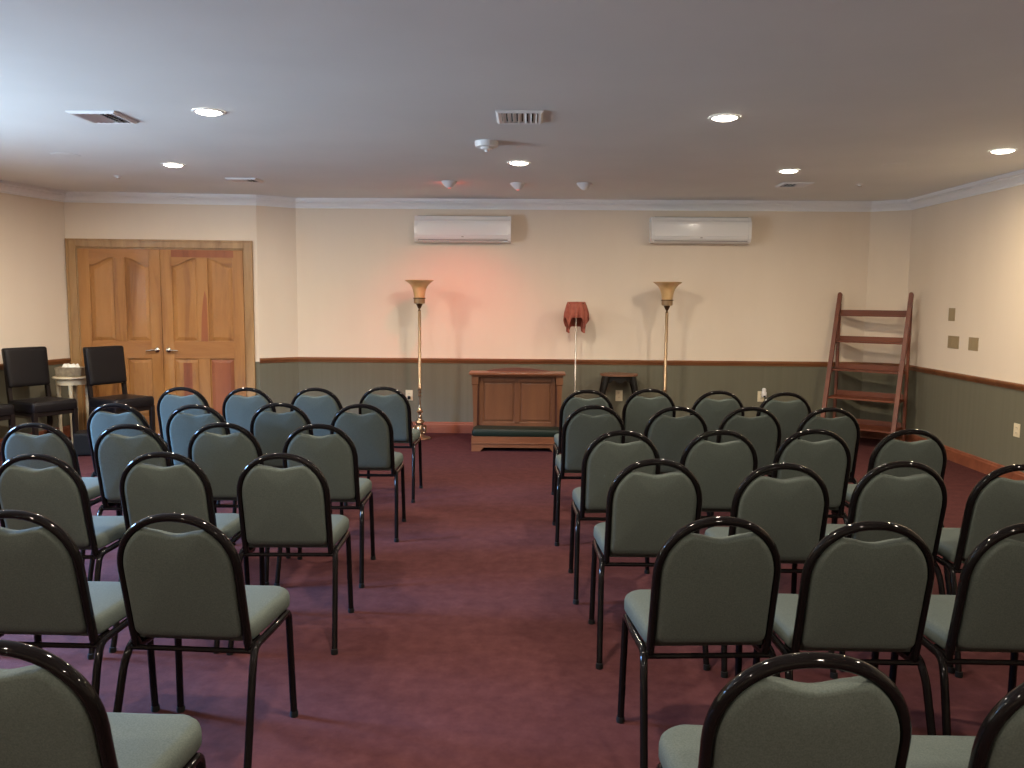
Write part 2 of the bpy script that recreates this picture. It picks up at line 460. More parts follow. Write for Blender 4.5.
def leaf(x0, x1, flip, redset):
    """x0..x1 leaf extents; four panels, the upper pair arched"""
    wd = x1 - x0
    st, mid = 0.115, 0.115
    pw = (wd - 2 * st - mid) / 2
    cols = [(x0 + st, x0 + st + pw), (x1 - st - pw, x1 - st)]
    root = NB()
    box(root, x0, x1, 0.012, 0.040, 0.008, DZ - 0.015)
    lf = obj('door_leaf', root, M_PINE, door)
    fr = NB()
    yb, yf = 0.0125, -0.008
    def st_(a, b, c, d): box(fr, a, b, yf, yb, c, d, 0.003)
    st_(x0, x0 + st, 0.008, DZ - 0.015); st_(x1 - st, x1, 0.008, DZ - 0.015)
    st_(cols[0][1], cols[1][0], 0.20, 0.832); st_(cols[0][1], cols[1][0], 1.018, DZ - 0.11)
    obj('door_stile', fr, M_PINE, lf)
    fr = NB()
    def st_(a, b, c, d): box(fr, a, b, yf, yb, c, d, 0.003)
    st_(x0 + st, x1 - st, 0.008, 0.20); st_(x0 + st, x1 - st, 0.832, 1.018)
    # arched head of each upper panel
    zt = DZ - 0.015
    for i, (a, b) in enumerate(cols):
        up = (i == 0)
        n = 16
        xs = [a + (b - a) * k / n for k in range(n + 1)]
        low = [(x, arch_z(x, a, b, 1.822, 1.908, up)) for x in xs]
        prism(fr, low + [(b, zt), (a, zt)], yf, yb)
    prism(fr, [(cols[0][1], DZ - 0.11), (cols[1][0], DZ - 0.11), (cols[1][0], zt), (cols[0][1], zt)], yf, yb)
    obj('door_rail', fr, M_PINE_RED if 'head' in redset else M_PINE_H, lf)
    # raised panels
    for i, (a, b) in enumerate(cols):
        up = (i == 0)
        for lower in (False, True):
            pn = NB()
            g = 0.012
            a_, b_ = a + g, b - g
            n = 14
            if lower: out = [(a_, 0.212), (b_, 0.212), (b_, 0.820), (a_, 0.820)]
            else:
                xs = [b_ - (b_ - a_) * k / n for k in range(n + 1)]
                out = [(a_, 1.030), (b_, 1.030)] + [(x, arch_z(x, a_, b_, 1.808, 1.894, up)) for x in xs]
            cx = (a_ + b_) / 2; cz = (out[0][1] + 0.82) / 2 if lower else 1.45
            # inset ring by a fixed width
            def ins(p, w_): return (cx + (p[0] - cx) * (1 - w_ / ((b_ - a_) / 2)), cz + (p[1] - cz) * (1 - w_ / (0.3 if lower else 0.42)))
            r0 = [pn.verts.new((p[0], 0.0122, p[1])) for p in out]
            r1 = [pn.verts.new((*(lambda q: (q[0], 0.0085, q[1]))(ins(p, 0.004)),)) for p in out]
            r2 = [pn.verts.new((*(lambda q: (q[0], 0.0005, q[1]))(ins(p, 0.034)),)) for p in out]
            m_ = len(out)
            for A, B in ((r0, r1), (r1, r2)):
                for k in range(m_): pn.faces.new([A[k], A[(k + 1) % m_], B[(k + 1) % m_], B[k]])
            pn.faces.new(r2)
            key = ('L' if i == 0 else 'R') + ('l' if lower else 'u')
            obj('door_panel', pn, M_PINE_RED if key in redset else M_PINE, lf)
    # lever handle on its round rose
    hx = (x1 - 0.058) if not flip else (x0 + 0.058)
    s = -1 if not flip else 1
    hb = NB()
    t = NB(); lathe(t, [(0.0, 0), (0.028, 0), (0.028, 0.006), (0.022, 0.012), (0.011, 0.016), (0.011, 0.045), (0.0, 0.047)], 20)
    merge(hb, t, 0, Matrix.Translation((hx, -0.008, 0.925)) @ Matrix.Rotation(PI / 2, 4, 'X'))
    tube(hb, rounded_path([(hx, -0.035, 0.925), (hx, -0.048, 0.925), (hx + s * 0.03, -0.050, 0.926), (hx + s * 0.105, -0.046, 0.918)], 0.012), 0.0085, 10)
    obj('lever_handle', hb, M_NICKEL, lf, smooth=True)
    return lf
dm = 0.958
leaf(DX0 + 0.014, dm - 0.002, False, set())
rl = leaf(dm + 0.002, DX1 - 0.014, True, {'Rl'})
# redder boards in the right-hand leaf
bm = NB(); box(bm, 1.075, 1.72, -0.0095, -0.0075, DZ - 0.095, DZ - 0.022, 0.0008); obj('head_board', bm, M_PINE_RED, rl)
bm = NB()
prism(bm, [(1.362, 1.02), (1.432, 1.02), (1.430, 1.48), (1.412, 1.56), (1.394, 1.47), (1.375, 1.30)], -0.0095, -0.0075)
obj('stile_board', bm, M_PINE_RED, rl)
bm = NB(); box(bm, 1.165, 1.255, -0.0008, 0.0010, 0.25, 0.785); obj('panel_board', bm, M_PINE_RED, rl)

# ------------------------------------------------------------------ ceiling fittings
def downlight(x, y, label, power=1.0, r=0.072, col=DOWN_COL):
    t = thing('recessed_downlight', label, 'ceiling light', (x, y, ZC), 0, 'recessed downlights in the ceiling')
    bm = NB(); lathe(bm, [(r - 0.001, -0.001), (r + 0.001, -0.007), (r + 0.018, -0.006), (r + 0.021, -0.001)], 32, cap=False)
    obj('trim_ring', bm, M_WHITE, t, smooth=True)
    bm = NB(); lathe(bm, [(0, -0.020), (r * 0.35, -0.019), (r * 0.65, -0.016), (r * 0.88, -0.010), (r, -0.004), (r, -0.001), (0, -0.001)], 32, cap=False)  # lens bulged downward to imitate the glare around the light
    obj('lens', bm, M_LENS, t, smooth=True)
    ld = bpy.data.lights.new('downlight_lamp', 'AREA'); ld.shape = 'DISK'; ld.size = 2 * r * 0.95
    ld.energy = DOWN_W * power; ld.color = col; ld.spread = math.radians(180)
    lo = bpy.data.objects.new('downlight_lamp', ld); C.objects.link(lo); lo.location = (0, 0, -0.024); lo.parent = t
    return t
DL = [(-1.86, 4.94, 'bright round downlight in the ceiling above the left chair rows, nearest on the left', 1.0),
      (-2.90, 6.89, 'round downlight in the ceiling in front of the wooden doors', 1.35),
      (1.162, 5.03, 'bright round downlight in the ceiling above the right chair rows, nearest on the right', 1.0),
      (-0.063, 6.70, 'round downlight in the ceiling straight above the aisle, behind the centre vent', 1.0),
      (2.166, 7.03, 'round downlight in the ceiling in front of the right-hand air conditioner', 0.6),
      (3.37, 6.06, 'round downlight in the ceiling close to the right wall', 0.75),
      (-4.45, 6.2, 'round downlight in the ceiling close to the left wall, out of the photo', 0.6),
      (-0.3, 2.45, 'round downlight in the ceiling above the aisle behind the photographer, out of the photo', 1.3),
      (-3.2, 2.0, 'round downlight in the ceiling by the left wall, out of the photo', 1.3),
      (2.7, 2.3, 'round downlight in the ceiling by the right wall, out of the photo', 0.8),
      (-1.8, 0.0, 'round downlight in the ceiling behind the left rows, out of the photo', 1.3),
      (1.3, 0.0, 'round downlight in the ceiling behind the right rows, out of the photo', 1.3)]
for x, y, lb, pw in DL: downlight(x, y, lb, power=pw, col=(1.0, 0.78, 0.50) if abs(x - 3.37) < 0.1 or x < -4 else DOWN_COL)

def vent(x, y, wx, wy, label, nb=7):
    t = thing('ceiling_vent', label, 'vent', (x, y, ZC), 0, 'square air vents in the ceiling')
    hx, hy = wx / 2, wy / 2; b = 0.032
    bm = NB()
    out = [(-hx, -hy), (hx, -hy), (hx, hy), (-hx, hy)]
    rings = []
    for ins, z in ((0, -0.001), (0, -0.006), (0.014, -0.016), (b, -0.012), (b, -0.001)):
        rings.append([bm.verts.new((sx * (hx - ins), sy * (hy - ins), z)) for sx, sy in ((-1, -1), (1, -1), (1, 1), (-1, 1))])
    for i in range(4):
        for k in range(4): bm.faces.new([rings[i][k], rings[i][(k + 1) % 4], rings[i + 1][(k + 1) % 4], rings[i + 1][k]])
    obj('vent_frame', bm, M_WHITE, t)
    bm = NB(); box(bm, -hx + b, hx - b, -hy + b, hy - b, -0.003, -0.001); obj('vent_backing', bm, M_DARK, t)
    bm = NB()
    for k in range(nb):
        xx = -hx + b + (wx - 2 * b) * (k + 0.5) / nb
        s = -1 if k < nb / 2 else 1
        box(bm, -0.012, 0.012, -hy + b, hy - b, -0.001, 0.001, M=Matrix.Translation((xx, 0, -0.009)) @ Matrix.Rotation(s * 0.6, 4, 'Y'))
    obj('vent_louvers', bm, M_WHITE, t)
vent(-2.556, 5.085, 0.285, 0.31, 'square white air vent in the ceiling over the left chair rows, left of the downlight')
vent(-0.045, 5.03, 0.275, 0.325, 'square white air vent in the ceiling over the middle of the aisle')
vent(-2.60, 7.74, 0.28, 0.24, 'white air vent in the ceiling near the wooden doors')
vent(2.47, 7.83, 0.28, 0.26, 'white air vent in the ceiling near the right-hand air conditioner')

t = thing('smoke_detector', 'round white smoke detector on the ceiling above the aisle, behind the centre vent', 'smoke detector', (-0.278, 5.83, ZC))
bm = NB(); lathe(bm, [(0, 0), (0.082, 0), (0.082, -0.012), (0.078, -0.036), (0.07, -0.040), (0, -0.040)], 32); obj('detector_body', bm, M_WHITE, t, smooth=True)
bm = NB(); lathe(bm, [(0, -0.040), (0.045, -0.040), (0.040, -0.052), (0.014, -0.056), (0.012, -0.070), (0, -0.072)], 24); obj('sensor_cap', bm, M_WHITE, t, smooth=True)

def eyeball(x, y, label, red, power=0.0):
    t = thing('eyeball_spotlight', label, 'spotlight', (x, y, ZC), 0, 'small spotlights in front of the back wall')
    bm = NB(); lathe(bm, [(0, -0.001), (0.070, -0.001), (0.072, -0.006), (0.060, -0.022), (0.036, -0.046), (0.022, -0.058), (0, -0.060)], 24)
    obj('spot_housing', bm, M_WHITE, t, smooth=True)
    bm = NB()
    tt = NB(); lathe(tt, [(0, 0), (0.026, 0), (0.026, 0.006), (0.018, 0.011), (0, 0.013)], 18)
    merge(bm, tt, 0, Matrix.Translation((0.0, 0.036, -0.036)) @ Matrix.Rotation(-math.radians(125), 4, 'X'))
    obj('spot_bulb', bm, M_REDLENS if red else M_WHITE, t, smooth=True)
    if power:
        ld = bpy.data.lights.new('red_spot_lamp', 'SPOT'); ld.energy = power; ld.color = (1.0, 0.075, 0.055)
        ld.spot_size = math.radians(92); ld.spot_blend = 1.0; ld.shadow_soft_size = 0.03
        lo = bpy.data.objects.new('red_spot_lamp', ld); C.objects.link(lo); lo.parent = t; lo.location = (0, 0.055, -0.055)
        d = Vector((-0.14, 1.30, -2.0)); lo.rotation_euler = d.to_track_quat('-Z', 'Y').to_euler()
        ld = bpy.data.lights.new('red_bulb_glow', 'POINT'); ld.energy = power * 0.012; ld.color = (1.0, 0.075, 0.055); ld.shadow_soft_size = 0.02
        lo = bpy.data.objects.new('red_bulb_glow', ld); C.objects.link(lo); lo.parent = t; lo.location = (0, 0.075, -0.045)
    return t
eyeball(-0.716, 7.78, 'small ceiling spotlight throwing red light, leftmost of three before the back wall', True, RED_W)
eyeball(-0.082, 7.88, 'small ceiling spotlight with a red lit bulb, middle of three before the back wall', True, RED_W * 0.12)
eyeball(0.535, 7.86, 'small unlit white ceiling spotlight, rightmost of three before the back wall', False)

def sprinkler(x, y, label):
    t = thing('ceiling_sprinkler', label, 'sprinkler', (x, y, ZC), 0, 'fire sprinklers in the ceiling')
    bm = NB(); lathe(bm, [(0, 0), (0.036, 0), (0.034, -0.006), (0.012, -0.008), (0.010, -0.020), (0, -0.020)], 20); obj('escutcheon', bm, M_WHITE, t, smooth=True)
    bm = NB(); lathe(bm, [(0, -0.020), (0.018, -0.021), (0.018, -0.024), (0, -0.024)], 16); obj('deflector', bm, M_SILVER, t)
sprinkler(-3.686, 7.56, 'tiny white sprinkler head in the ceiling in front of the left door')
sprinkler(3.057, 7.80, 'tiny white sprinkler head in the ceiling near the corner shelf')
for x, y, lb in ((-3.55, 6.46, 'flush round cover plate in the ceiling near the left wall'), (2.90, 6.70, 'flush round cover plate in the ceiling between the two right downlights')):
    bm = NB(); lathe(bm, [(0, 0), (0.105, 0), (0.103, -0.0025), (0.09, -0.004), (0, -0.004)], 36)
    o = obj('ceiling_cover_plate', bm, M_CEIL, None, smooth=True); o.location = (x, y, ZC)
    tag(o, lb, 'cover plate', 'round cover plates in the ceiling')

# ------------------------------------------------------------------ air conditioners
def aircon(x0, x1, z0, z1, label):
    t = thing('air_conditioner', label, 'air conditioner', ((x0 + x1) / 2, 9.18, z0), 0, 'air conditioners on the back wall')
    wd = x1 - x0; h = z1 - z0; hw = wd / 2
    # side profile (y into room negative, z)
    prof = [(0, 0.02), (-0.10, 0.0), (-0.145, 0.012), (-0.172, 0.045), (-0.180, 0.09), (-0.180, 0.17), (-0.170, 0.225), (-0.150, 0.245), (-0.135, h), (0, h)]
    bm = NB(); prism(bm, prof, -hw + 0.028, hw - 0.028, plane='YZ'); obj('housing', bm, M_ACW, t)
    for s in (-1, 1):
        bm = NB()
        pr = [(p[0] * 1.02 - 0.002 if p[0] < 0 else 0, p[1]) for p in prof]
        a, b = (-hw, -hw + 0.030) if s < 0 else (hw - 0.030, hw)
        prism(bm, pr, a, b, plane='YZ'); obj('end_cap', bm, M_ACW, t)
    bm = NB(); box(bm, -hw + 0.032, hw - 0.032, -0.1835, -0.178, 0.072, 0.205, 0.002); obj('front_panel', bm, M_ACW, t)
    bm = NB(); box(bm, -hw + 0.035, hw - 0.035, -0.178, -0.150, 0.018, 0.040, 0.003, M=Matrix.Translation((0, 0.018, 0)) ); obj('outlet_flap', bm, M_ACD, t)
    bm = NB()
    for k in range(6): box(bm, -hw + 0.035, hw - 0.035, -0.16 + 0.022 * k, -0.15 + 0.022 * k, h - 0.001, h + 0.001)
    obj('intake_grille', bm, M_ACD, t)
    bm = NB(); box(bm, -0.012, 0.012, -0.186, -0.182, 0.052, 0.062, 0.001); obj('indicator_light', bm, M_ACD, t)
aircon(-1.205, -0.165, 2.105, 2.385, 'white wall air conditioner above the reddish-lit wall, left of the two')
aircon(1.340, 2.405, 2.110, 2.388, 'white wall air conditioner above the right floor lamp, right of the two')

# ------------------------------------------------------------------ wall plates
def plate(name, label, cat, loc, rz, wd, h, m=M_PLATE, kind='outlet', group=None):
    t = thing(name, label, cat, loc, rz, group)      # local -y faces the room
    bm = NB(); box(bm, -wd / 2, wd / 2, -0.006, 0, -h / 2, h / 2, 0.002); obj('cover_plate', bm, m, t)
    if kind == 'outlet':
        for s in (-1, 1):
            bm = NB(); tt = NB(); lathe(tt, [(0, 0), (0.017, 0), (0.016, 0.002), (0, 0.002)], 18)
            merge(bm, tt, 0, Matrix.Translation((0, -0.006, s * 0.022)) @ Matrix.Rotation(PI / 2, 4, 'X'))
            for q in (-0.006, 0.006): box(bm, q - 0.001, q + 0.001, -0.0088, -0.0078, s * 0.022 - 0.004, s * 0.022 + 0.005, mi=1)
            obj('socket', bm, [m, M_DARK], t)
    else:
        n = kind
        for k in range(n):
            xx = (k - (n - 1) / 2) * wd / n
            bm = NB(); box(bm, xx - 0.014, xx + 0.014, -0.009, -0.006, -0.032, 0.032, 0.001); obj('switch', bm, m, t)
    return t
plate('wall_outlet', 'ivory outlet with a black plug low on the back wall beside the left floor lamp', 'outlet', (-1.292, 9.18, 0.42), 0, 0.080, 0.118, group='ivory outlets on the walls')
plate('wall_outlet', 'ivory outlet low on the back wall seen under the small black table', 'outlet', (1.05, 9.18, 0.44), 0, 0.078, 0.122, group='ivory outlets on the walls')
plate('wall_outlet', 'ivory outlet with a white plug-in on the back wall right of the floor lamp', 'outlet', (2.622, 9.18, 0.445), 0, 0.075, 0.118, group='ivory outlets on the walls')
plate('wall_outlet', 'ivory outlet low on the right wall below the chair rail', 'outlet', (4.08, 6.85, 0.452), -PI / 2, 0.085, 0.112, group='ivory outlets on the walls')
plate('light_switch', 'narrow tan switch plate on the right wall, topmost of the three plates', 'switch', (4.08, 8.015, 1.386), -PI / 2, 0.115, 0.122, M_PLATET, 1, 'tan switch plates on the right wall')
plate('light_switch', 'wide tan switch plate on the right wall, lower one nearer the corner', 'switch', (4.08, 7.955, 1.124), -PI / 2, 0.20, 0.118, M_PLATET, 2, 'tan switch plates on the right wall')
plate('light_switch', 'tan switch plate on the right wall, lower one farther from the corner', 'switch', (4.08, 7.60, 1.125), -PI / 2, 0.16, 0.120, M_PLATET, 2, 'tan switch plates on the right wall')
t = thing('plug_in_freshener', 'white plug-in air freshener in the outlet right of the right floor lamp', 'air freshener', (2.645, 9.165, 0.47))
bm = NB(); box(bm, -0.026, 0.026, -0.045, 0, -0.03, 0.035, 0.010, 3); obj('freshener_body', bm, M_ACW, t, smooth=True)
bm = NB(); lathe(bm, [(0, 0.033), (0.022, 0.033), (0.024, 0.055), (0.016, 0.072), (0, 0.075)], 18, 0, -0.022); obj('freshener_cap', bm, M_ACW, t, smooth=True)
bm = NB(); box(bm, -0.012, 0.012, -0.050, -0.044, -0.028, -0.008, 0.002); obj('freshener_slot', bm, M_DARK, t)

# ------------------------------------------------------------------ floor lamps
def floor_lamp(loc, label):
    t = thing('floor_lamp', label, 'floor lamp', loc, 0, 'brass torchiere floor lamps')
    bm = NB()
    lathe(bm, [(0, 0), (0.115, 0), (0.118, 0.008), (0.108, 0.018), (0.06, 0.026), (0.040, 0.040), (0.036, 0.055), (0.048, 0.075), (0.056, 0.10),
               (0.050, 0.13), (0.034, 0.15), (0.040, 0.165), (0.052, 0.18), (0.046, 0.195), (0.026, 0.205), (0.020, 0.22), (0.026, 0.235),
               (0.022, 0.25), (0.014, 0.262), (0.016, 0.278), (0.034, 0.288), (0.036, 0.296), (0.022, 0.31), (0.012, 0.345), (0.009, 0.37)], 28)
    base = obj('lamp_base', bm, M_BRASS, t, smooth=True)
    for k in range(4):
        a = PI / 4 + k * PI / 2
        bm = NB(); ca, sa = math.cos(a), math.sin(a)
        tube(bm, rounded_path([(0.045 * ca, 0.045 * sa, 0.13), (0.075 * ca, 0.075 * sa, 0.135), (0.085 * ca, 0.085 * sa, 0.10), (0.072 * ca, 0.072 * sa, 0.075)], 0.02), 0.008, 8)
        ball(bm, (0.072 * ca, 0.072 * sa, 0.075), 0.016)
        obj('base_scroll', bm, M_BRASS, base, smooth=True)
    bm = NB()
    lathe(bm, [(0.009, 0.36), (0.009, 0.455), (0.018, 0.460), (0.020, 0.468), (0.012, 0.476), (0.012, 0.492), (0.020, 0.498), (0.021, 0.508),
               (0.012, 0.514), (0.012, 0.528), (0.021, 0.533), (0.022, 0.543), (0.0165, 0.550), (0.0165, 1.365)], 20)
    obj('pole', bm, M_BRASS, t, smooth=True)
    bm = NB(); lathe(bm, [(0.012, 1.360), (0.017, 1.366), (0.012, 1.378), (0.010, 1.390), (0.020, 1.405), (0.032, 1.432), (0.036, 1.442), (0, 1.442)], 24)
    obj('neck', bm, M_DKBRASS, t, smooth=True)
    bm = NB(); lathe(bm, [(0, 1.440), (0.046, 1.440), (0.058, 1.448), (0.060, 1.498), (0.053, 1.505), (0, 1.505)], 28); obj('socket_cup', bm, M_BRASS, t, smooth=True)
    bm = NB(); lathe(bm, [(0.060, 1.494), (0.066, 1.496), (0.066, 1.504), (0.060, 1.506), (0.056, 1.500)], 28, cap=False); obj('cup_rim', bm, M_DKBRASS, t, smooth=True)
    bm = NB()
    outer = [(0.056, 1.500), (0.060, 1.540), (0.068, 1.580), (0.080, 1.615), (0.098, 1.645), (0.125, 1.668), (0.148, 1.682), (0.153, 1.688)]
    inner = [(r - 0.005, z + 0.003) for r, z in outer][::-1]
    lathe(bm, outer + inner + [outer[0]], 40, cap=False); obj('lamp_shade', bm, M_SHADE, t, smooth=True, angle=60)
    return t
floor_lamp((-1.122, 8.77, 0), 'brass floor lamp with an upturned amber glass shade, left of the wooden kneeler')
floor_lamp((1.497, 8.83, 0), 'brass floor lamp with an upturned amber glass shade, right of the small black table')
bm = NB()
tube(bm, rounded_path([(-1.292, 9.150, 0.385), (-1.292, 9.10, 0.37), (-1.27, 9.06, 0.20), (-1.20, 8.99, 0.03), (-1.17, 8.93, 0.008), (-1.15, 8.91, 0.008)], 0.06), 0.004, 8)
box(bm, -1.307, -1.277, 9.143, 9.1715, 0.380, 0.412, 0.004)
tag(obj('lamp_cord', bm, M_RUB, None, smooth=True), 'thin black power cord from the left outlet to the left floor lamp', 'cord')

# ------------------------------------------------------------------ draped stand
t = thing('music_stand', 'slender silver pole stand rising behind the kneeler, right of it', 'stand', (0.542, 8.90, 0))
bm = NB(); lathe(bm, [(0, 0), (0.12, 0), (0.12, 0.012), (0.03, 0.025), (0.016, 0.05), (0, 0.05)], 28); obj('stand_base', bm, M_SILVER, t, smooth=True)
bm = NB(); lathe(bm, [(0, 0.04), (0.011, 0.04), (0.011, 0.80), (0.008, 0.81), (0.008, 1.455), (0, 1.455)], 14); obj('stand_pole', bm, M_SILVER, t, smooth=True)
bm = NB(); lathe(bm, [(0, 1.453), (0.098, 1.453), (0.098, 1.463), (0, 1.463)], 30); obj('stand_plate', bm, M_BLACKWOOD, t)
bm = NB()
nA, nR = 96, 12
rows = []
for j in range(nR + 1):
    v = j / nR; ring = []
    for k in range(nA):
        a = 2 * PI * k / nA
        corner = max(0.0, math.cos(4 * (a - PI / 4)))**2.2
        back = min(1.0, max(0.0, math.sin(a) * 3)); ln = 0.160 + 0.10 * back + (0.13 - 0.07 * back) * corner
        z = 1.472 - ln * v - 0.004 * (v > 0)
        rr = 0.094 + 0.026 * math.sin(min(1, v * 1.3) * PI / 2) * (1 - 0.25 * corner * v) + 0.014 * v ** 0.6 * math.sin(11 * a + 0.6)
        rr += 0.006 * v * math.sin(19 * a)
        ring.append(bm.verts.new((rr * math.cos(a), rr * math.sin(a), z)))
    rows.append(ring)
for j in range(nR):
    for k in range(nA): bm.faces.new([rows[j][k], rows[j][(k + 1) % nA], rows[j + 1][(k + 1) % nA], rows[j + 1][k]])
cv = bm.verts.new((0, 0, 1.4745))
for k in range(nA): bm.faces.new([cv, rows[0][k], rows[0][(k + 1) % nA]])
cl = obj('draped_cloth', bm, M_CLOTH, None, smooth=True, angle=70); cl.location = (0.542, 8.90, 0)
sm = cl.modifiers.new('thick', 'SOLIDIFY'); sm.thickness = 0.003; sm.offset = 1
tag(cl, 'rust red cloth draped over the top of the slender silver stand', 'cloth')
for k in range(4):
    a = PI / 4 + k * PI / 2
    bm = NB(); r = 0.116
    lathe(bm, [(0, 1.190), (0.007, 1.186), (0.009, 1.172), (0.011, 1.150), (0.009, 1.146), (0, 1.146)], 10, r * math.cos(a), r * math.sin(a))
    obj('tassel', bm, M_CLOTH, cl, smooth=True)

# ------------------------------------------------------------------ small black table
t = thing('side_table', 'small black oval side table with carved apron against the back wall', 'table', (1.022, 8.98, 0))
bm = NB()
n = 40; out = [(0.205 * math.cos(2 * PI * k / n), 0.155 * math.sin(2 * PI * k / n)) for k in range(n)]
prism(bm, out, 0.682, 0.702, plane='XY'); obj('table_top', bm, [M_TABLETOP], t)
bm = NB()
ap = [(0.180 * math.cos(2 * PI * k / 64), 0.130 * math.sin(2 * PI * k / 64)) for k in range(64)]
lo_, hi_, li_ = [], [], []
for k, (x, y) in enumerate(ap):
    a = 2 * PI * k / 64
    z = 0.622 - 0.018 * math.cos(8 * a) - 0.012 * abs(math.cos(2 * a)) * 0
    lo_.append((x, y, z)); hi_.append((x, y, 0.683)); li_.append((x * 0.9, y * 0.9, z))
A = [bm.verts.new(p) for p in lo_]; B = [bm.verts.new(p) for p in hi_]; D = [bm.verts.new(p) for p in li_]; E_ = [bm.verts.new((p[0], p[1], 0.683)) for p in li_]
for k in range(64):
    q = (k + 1) % 64
    bm.faces.new([A[k], A[q], B[q], B[k]]); bm.faces.new([A[k], D[k], D[q], A[q]]); bm.faces.new([D[k], E_[k], E_[q], D[q]]); bm.faces.new([B[k], B[q], E_[q], E_[k]])
obj('apron', bm, M_BLACKWOOD, t, smooth=True)
for sx in (-1, 1):
    for sy in (-1, 1):
        bm = NB(); x, y = sx * 0.142, sy * 0.088
        pts = [(x, y, 0.68), (x * 1.06, y * 1.06, 0.62), (x * 1.22, y * 1.22, 0.52), (x * 1.28, y * 1.28, 0.44), (x * 1.18, y * 1.18, 0.30), (x * 1.05, y * 1.05, 0.15), (x * 1.12, y * 1.12, 0.05), (x * 1.3, y * 1.3, 0.0)]
        rr = [0.032, 0.034, 0.026, 0.020, 0.016, 0.013, 0.013, 0.018]
        # tapered tube: stack of segments
        rings = []
        for p, r in zip(pts, rr): rings.append([bm.verts.new((p[0] + r * math.cos(2 * PI * k / 10), p[1] + r * math.sin(2 * PI * k / 10), p[2])) for k in range(10)])
        for i in range(len(rings) - 1):
            for k in range(10): bm.faces.new([rings[i][k], rings[i][(k + 1) % 10], rings[i + 1][(k + 1) % 10], rings[i + 1][k]])
        bm.faces.new(rings[0]); bm.faces.new(rings[-1])
        obj('leg', bm, M_BLACKWOOD, t, smooth=True)

# ------------------------------------------------------------------ kneeler (prie-dieu)
t = thing('kneeler', 'oak prayer kneeler with dark green pad and panelled front, facing the aisle', 'kneeler', (-0.077, 8.06, 0), 0.0)
hw = 0.445
bm = NB()      # base box: front board with cut-out foot line, sides, back
fz = 0.150
prism(bm, [(-hw, 0), (-hw + 0.085, 0), (-hw + 0.12, 0.040), (hw - 0.12, 0.040), (hw - 0.085, 0), (hw, 0), (hw, fz), (-hw, fz)], 0.0, 0.022)
box(bm, -hw, -hw + 0.022, 0.022, 0.42, 0, fz); box(bm, hw - 0.022, hw, 0.022, 0.42, 0, fz); box(bm, -hw + .022, hw - .022, 0.40, 0.42, 0.02, fz)
box(bm, -hw + .022, hw - .022, 0.022, 0.40, fz - 0.02, fz - 0.002)
box(bm, -hw - 0.006, hw + 0.006, -0.008, 0.0, 0.078, 0.086, 0.002)
obj('kneeler_base', bm, M_OAK_H, t)
bm = NB()
outl = []
pw_, pd = hw - 0.002, 0.128
for (cx, cy, a0) in ((pw_ - 0.03, pd - 0.03, 0), (-pw_ + 0.03, pd - 0.03, 90), (-pw_ + 0.03, -pd + 0.03, 180), (pw_ - 0.03, -pd + 0.03, 270)):
    for k in range(6):
        a = math.radians(a0 + 18 * k); outl.append((cx + 0.03 * math.cos(a), cy + 0.03 * math.sin(a)))
pillow(bm, outl, [(0.97, fz), (1.0, fz + 0.012), (1.0, fz + 0.042), (0.985, fz + 0.060), (0.94, fz + 0.070), (0.5, fz + 0.074)], lambda u, v, d: (u, v + 0.125, d + 0.004 * math.sin(u * 30) * (d > fz + 0.06)))
obj('kneeling_pad', bm, M_GREENV, t, smooth=True)
bm = NB()      # panelled back
yb = 0.275
box(bm, -0.385, 0.385, yb + 0.008, yb + 0.028, fz, 0.72)
for a, b, c, d in ((-0.385, -0.345, fz, 0.72), (0.345, 0.385, fz, 0.72), (-0.028, 0.028, 0.24, 0.665), (-0.345, 0.345, 0.665, 0.72), (-0.345, 0.345, fz, 0.255)):
    box(bm, a, b, yb - 0.006, yb + 0.009, c, d, 0.003)
for a, b in ((-0.33, -0.043), (0.043, 0.33)):
    box(bm, a, b, yb + 0.001, yb + 0.010, 0.272, 0.650, 0.006)
obj('front_panel', bm, M_OAK, t)
for s in (-1, 1):
    bm = NB()  # tapered side post
    prof = [(0.016, fz), (0.018, 0.30), (0.022, 0.50), (0.026, 0.62), (0.026, 0.635), (0.034, 0.645), (0.034, 0.74), (0.0, 0.74)]
    rings = []
    for r, z in prof[:-1]: rings.append([bm.verts.new((s * 0.425 + q * r, 0.255 + p * r, z)) for q, p in ((-1, -1), (1, -1), (1, 1), (-1, 1))])
    for i in range(len(rings) - 1):
        for k in range(4): bm.faces.new([rings[i][k], rings[i][(k + 1) % 4], rings[i + 1][(k + 1) % 4], rings[i + 1][k]])
    bm.faces.new(rings[0]); bm.faces.new(rings[-1])
    obj('side_post', bm, M_OAK, t)
    bm = NB(); box(bm, s * 0.40 - 0.014, s * 0.40 + 0.014, 0.285, 0.41, fz, 0.722, 0.002); obj('dark_gap_board', bm, M_MAHOG, t)  # dark board added so the gap behind the post looks dark
bm = NB()
box(bm, -0.485, 0.485, 0.195, 0.435, 0.738, 0.764, 0.006); box(bm, -0.462, 0.462, 0.215, 0.42, 0.722, 0.738, 0.004)
obj('arm_rest', bm, M_OAK_H, t)
bm = NB()
n = 24; ar = [(-0.335 + 0.67 * k / n, 0.764 + 0.036 * math.sin(PI * k / n) ** 0.8) for k in range(n + 1)]
prism(bm, ar + [(0.335, 0.763), (-0.335, 0.763)], 0.395, 0.42); obj('arched_crest', bm, M_MAHOG, t)

# ------------------------------------------------------------------ leaning shelf
SA = math.radians(-38)
t = thing('ladder_shelf', 'tall red-brown ladder shelf with five empty shelves in the back right corner', 'shelf', (3.415, 9.09, 0), SA)
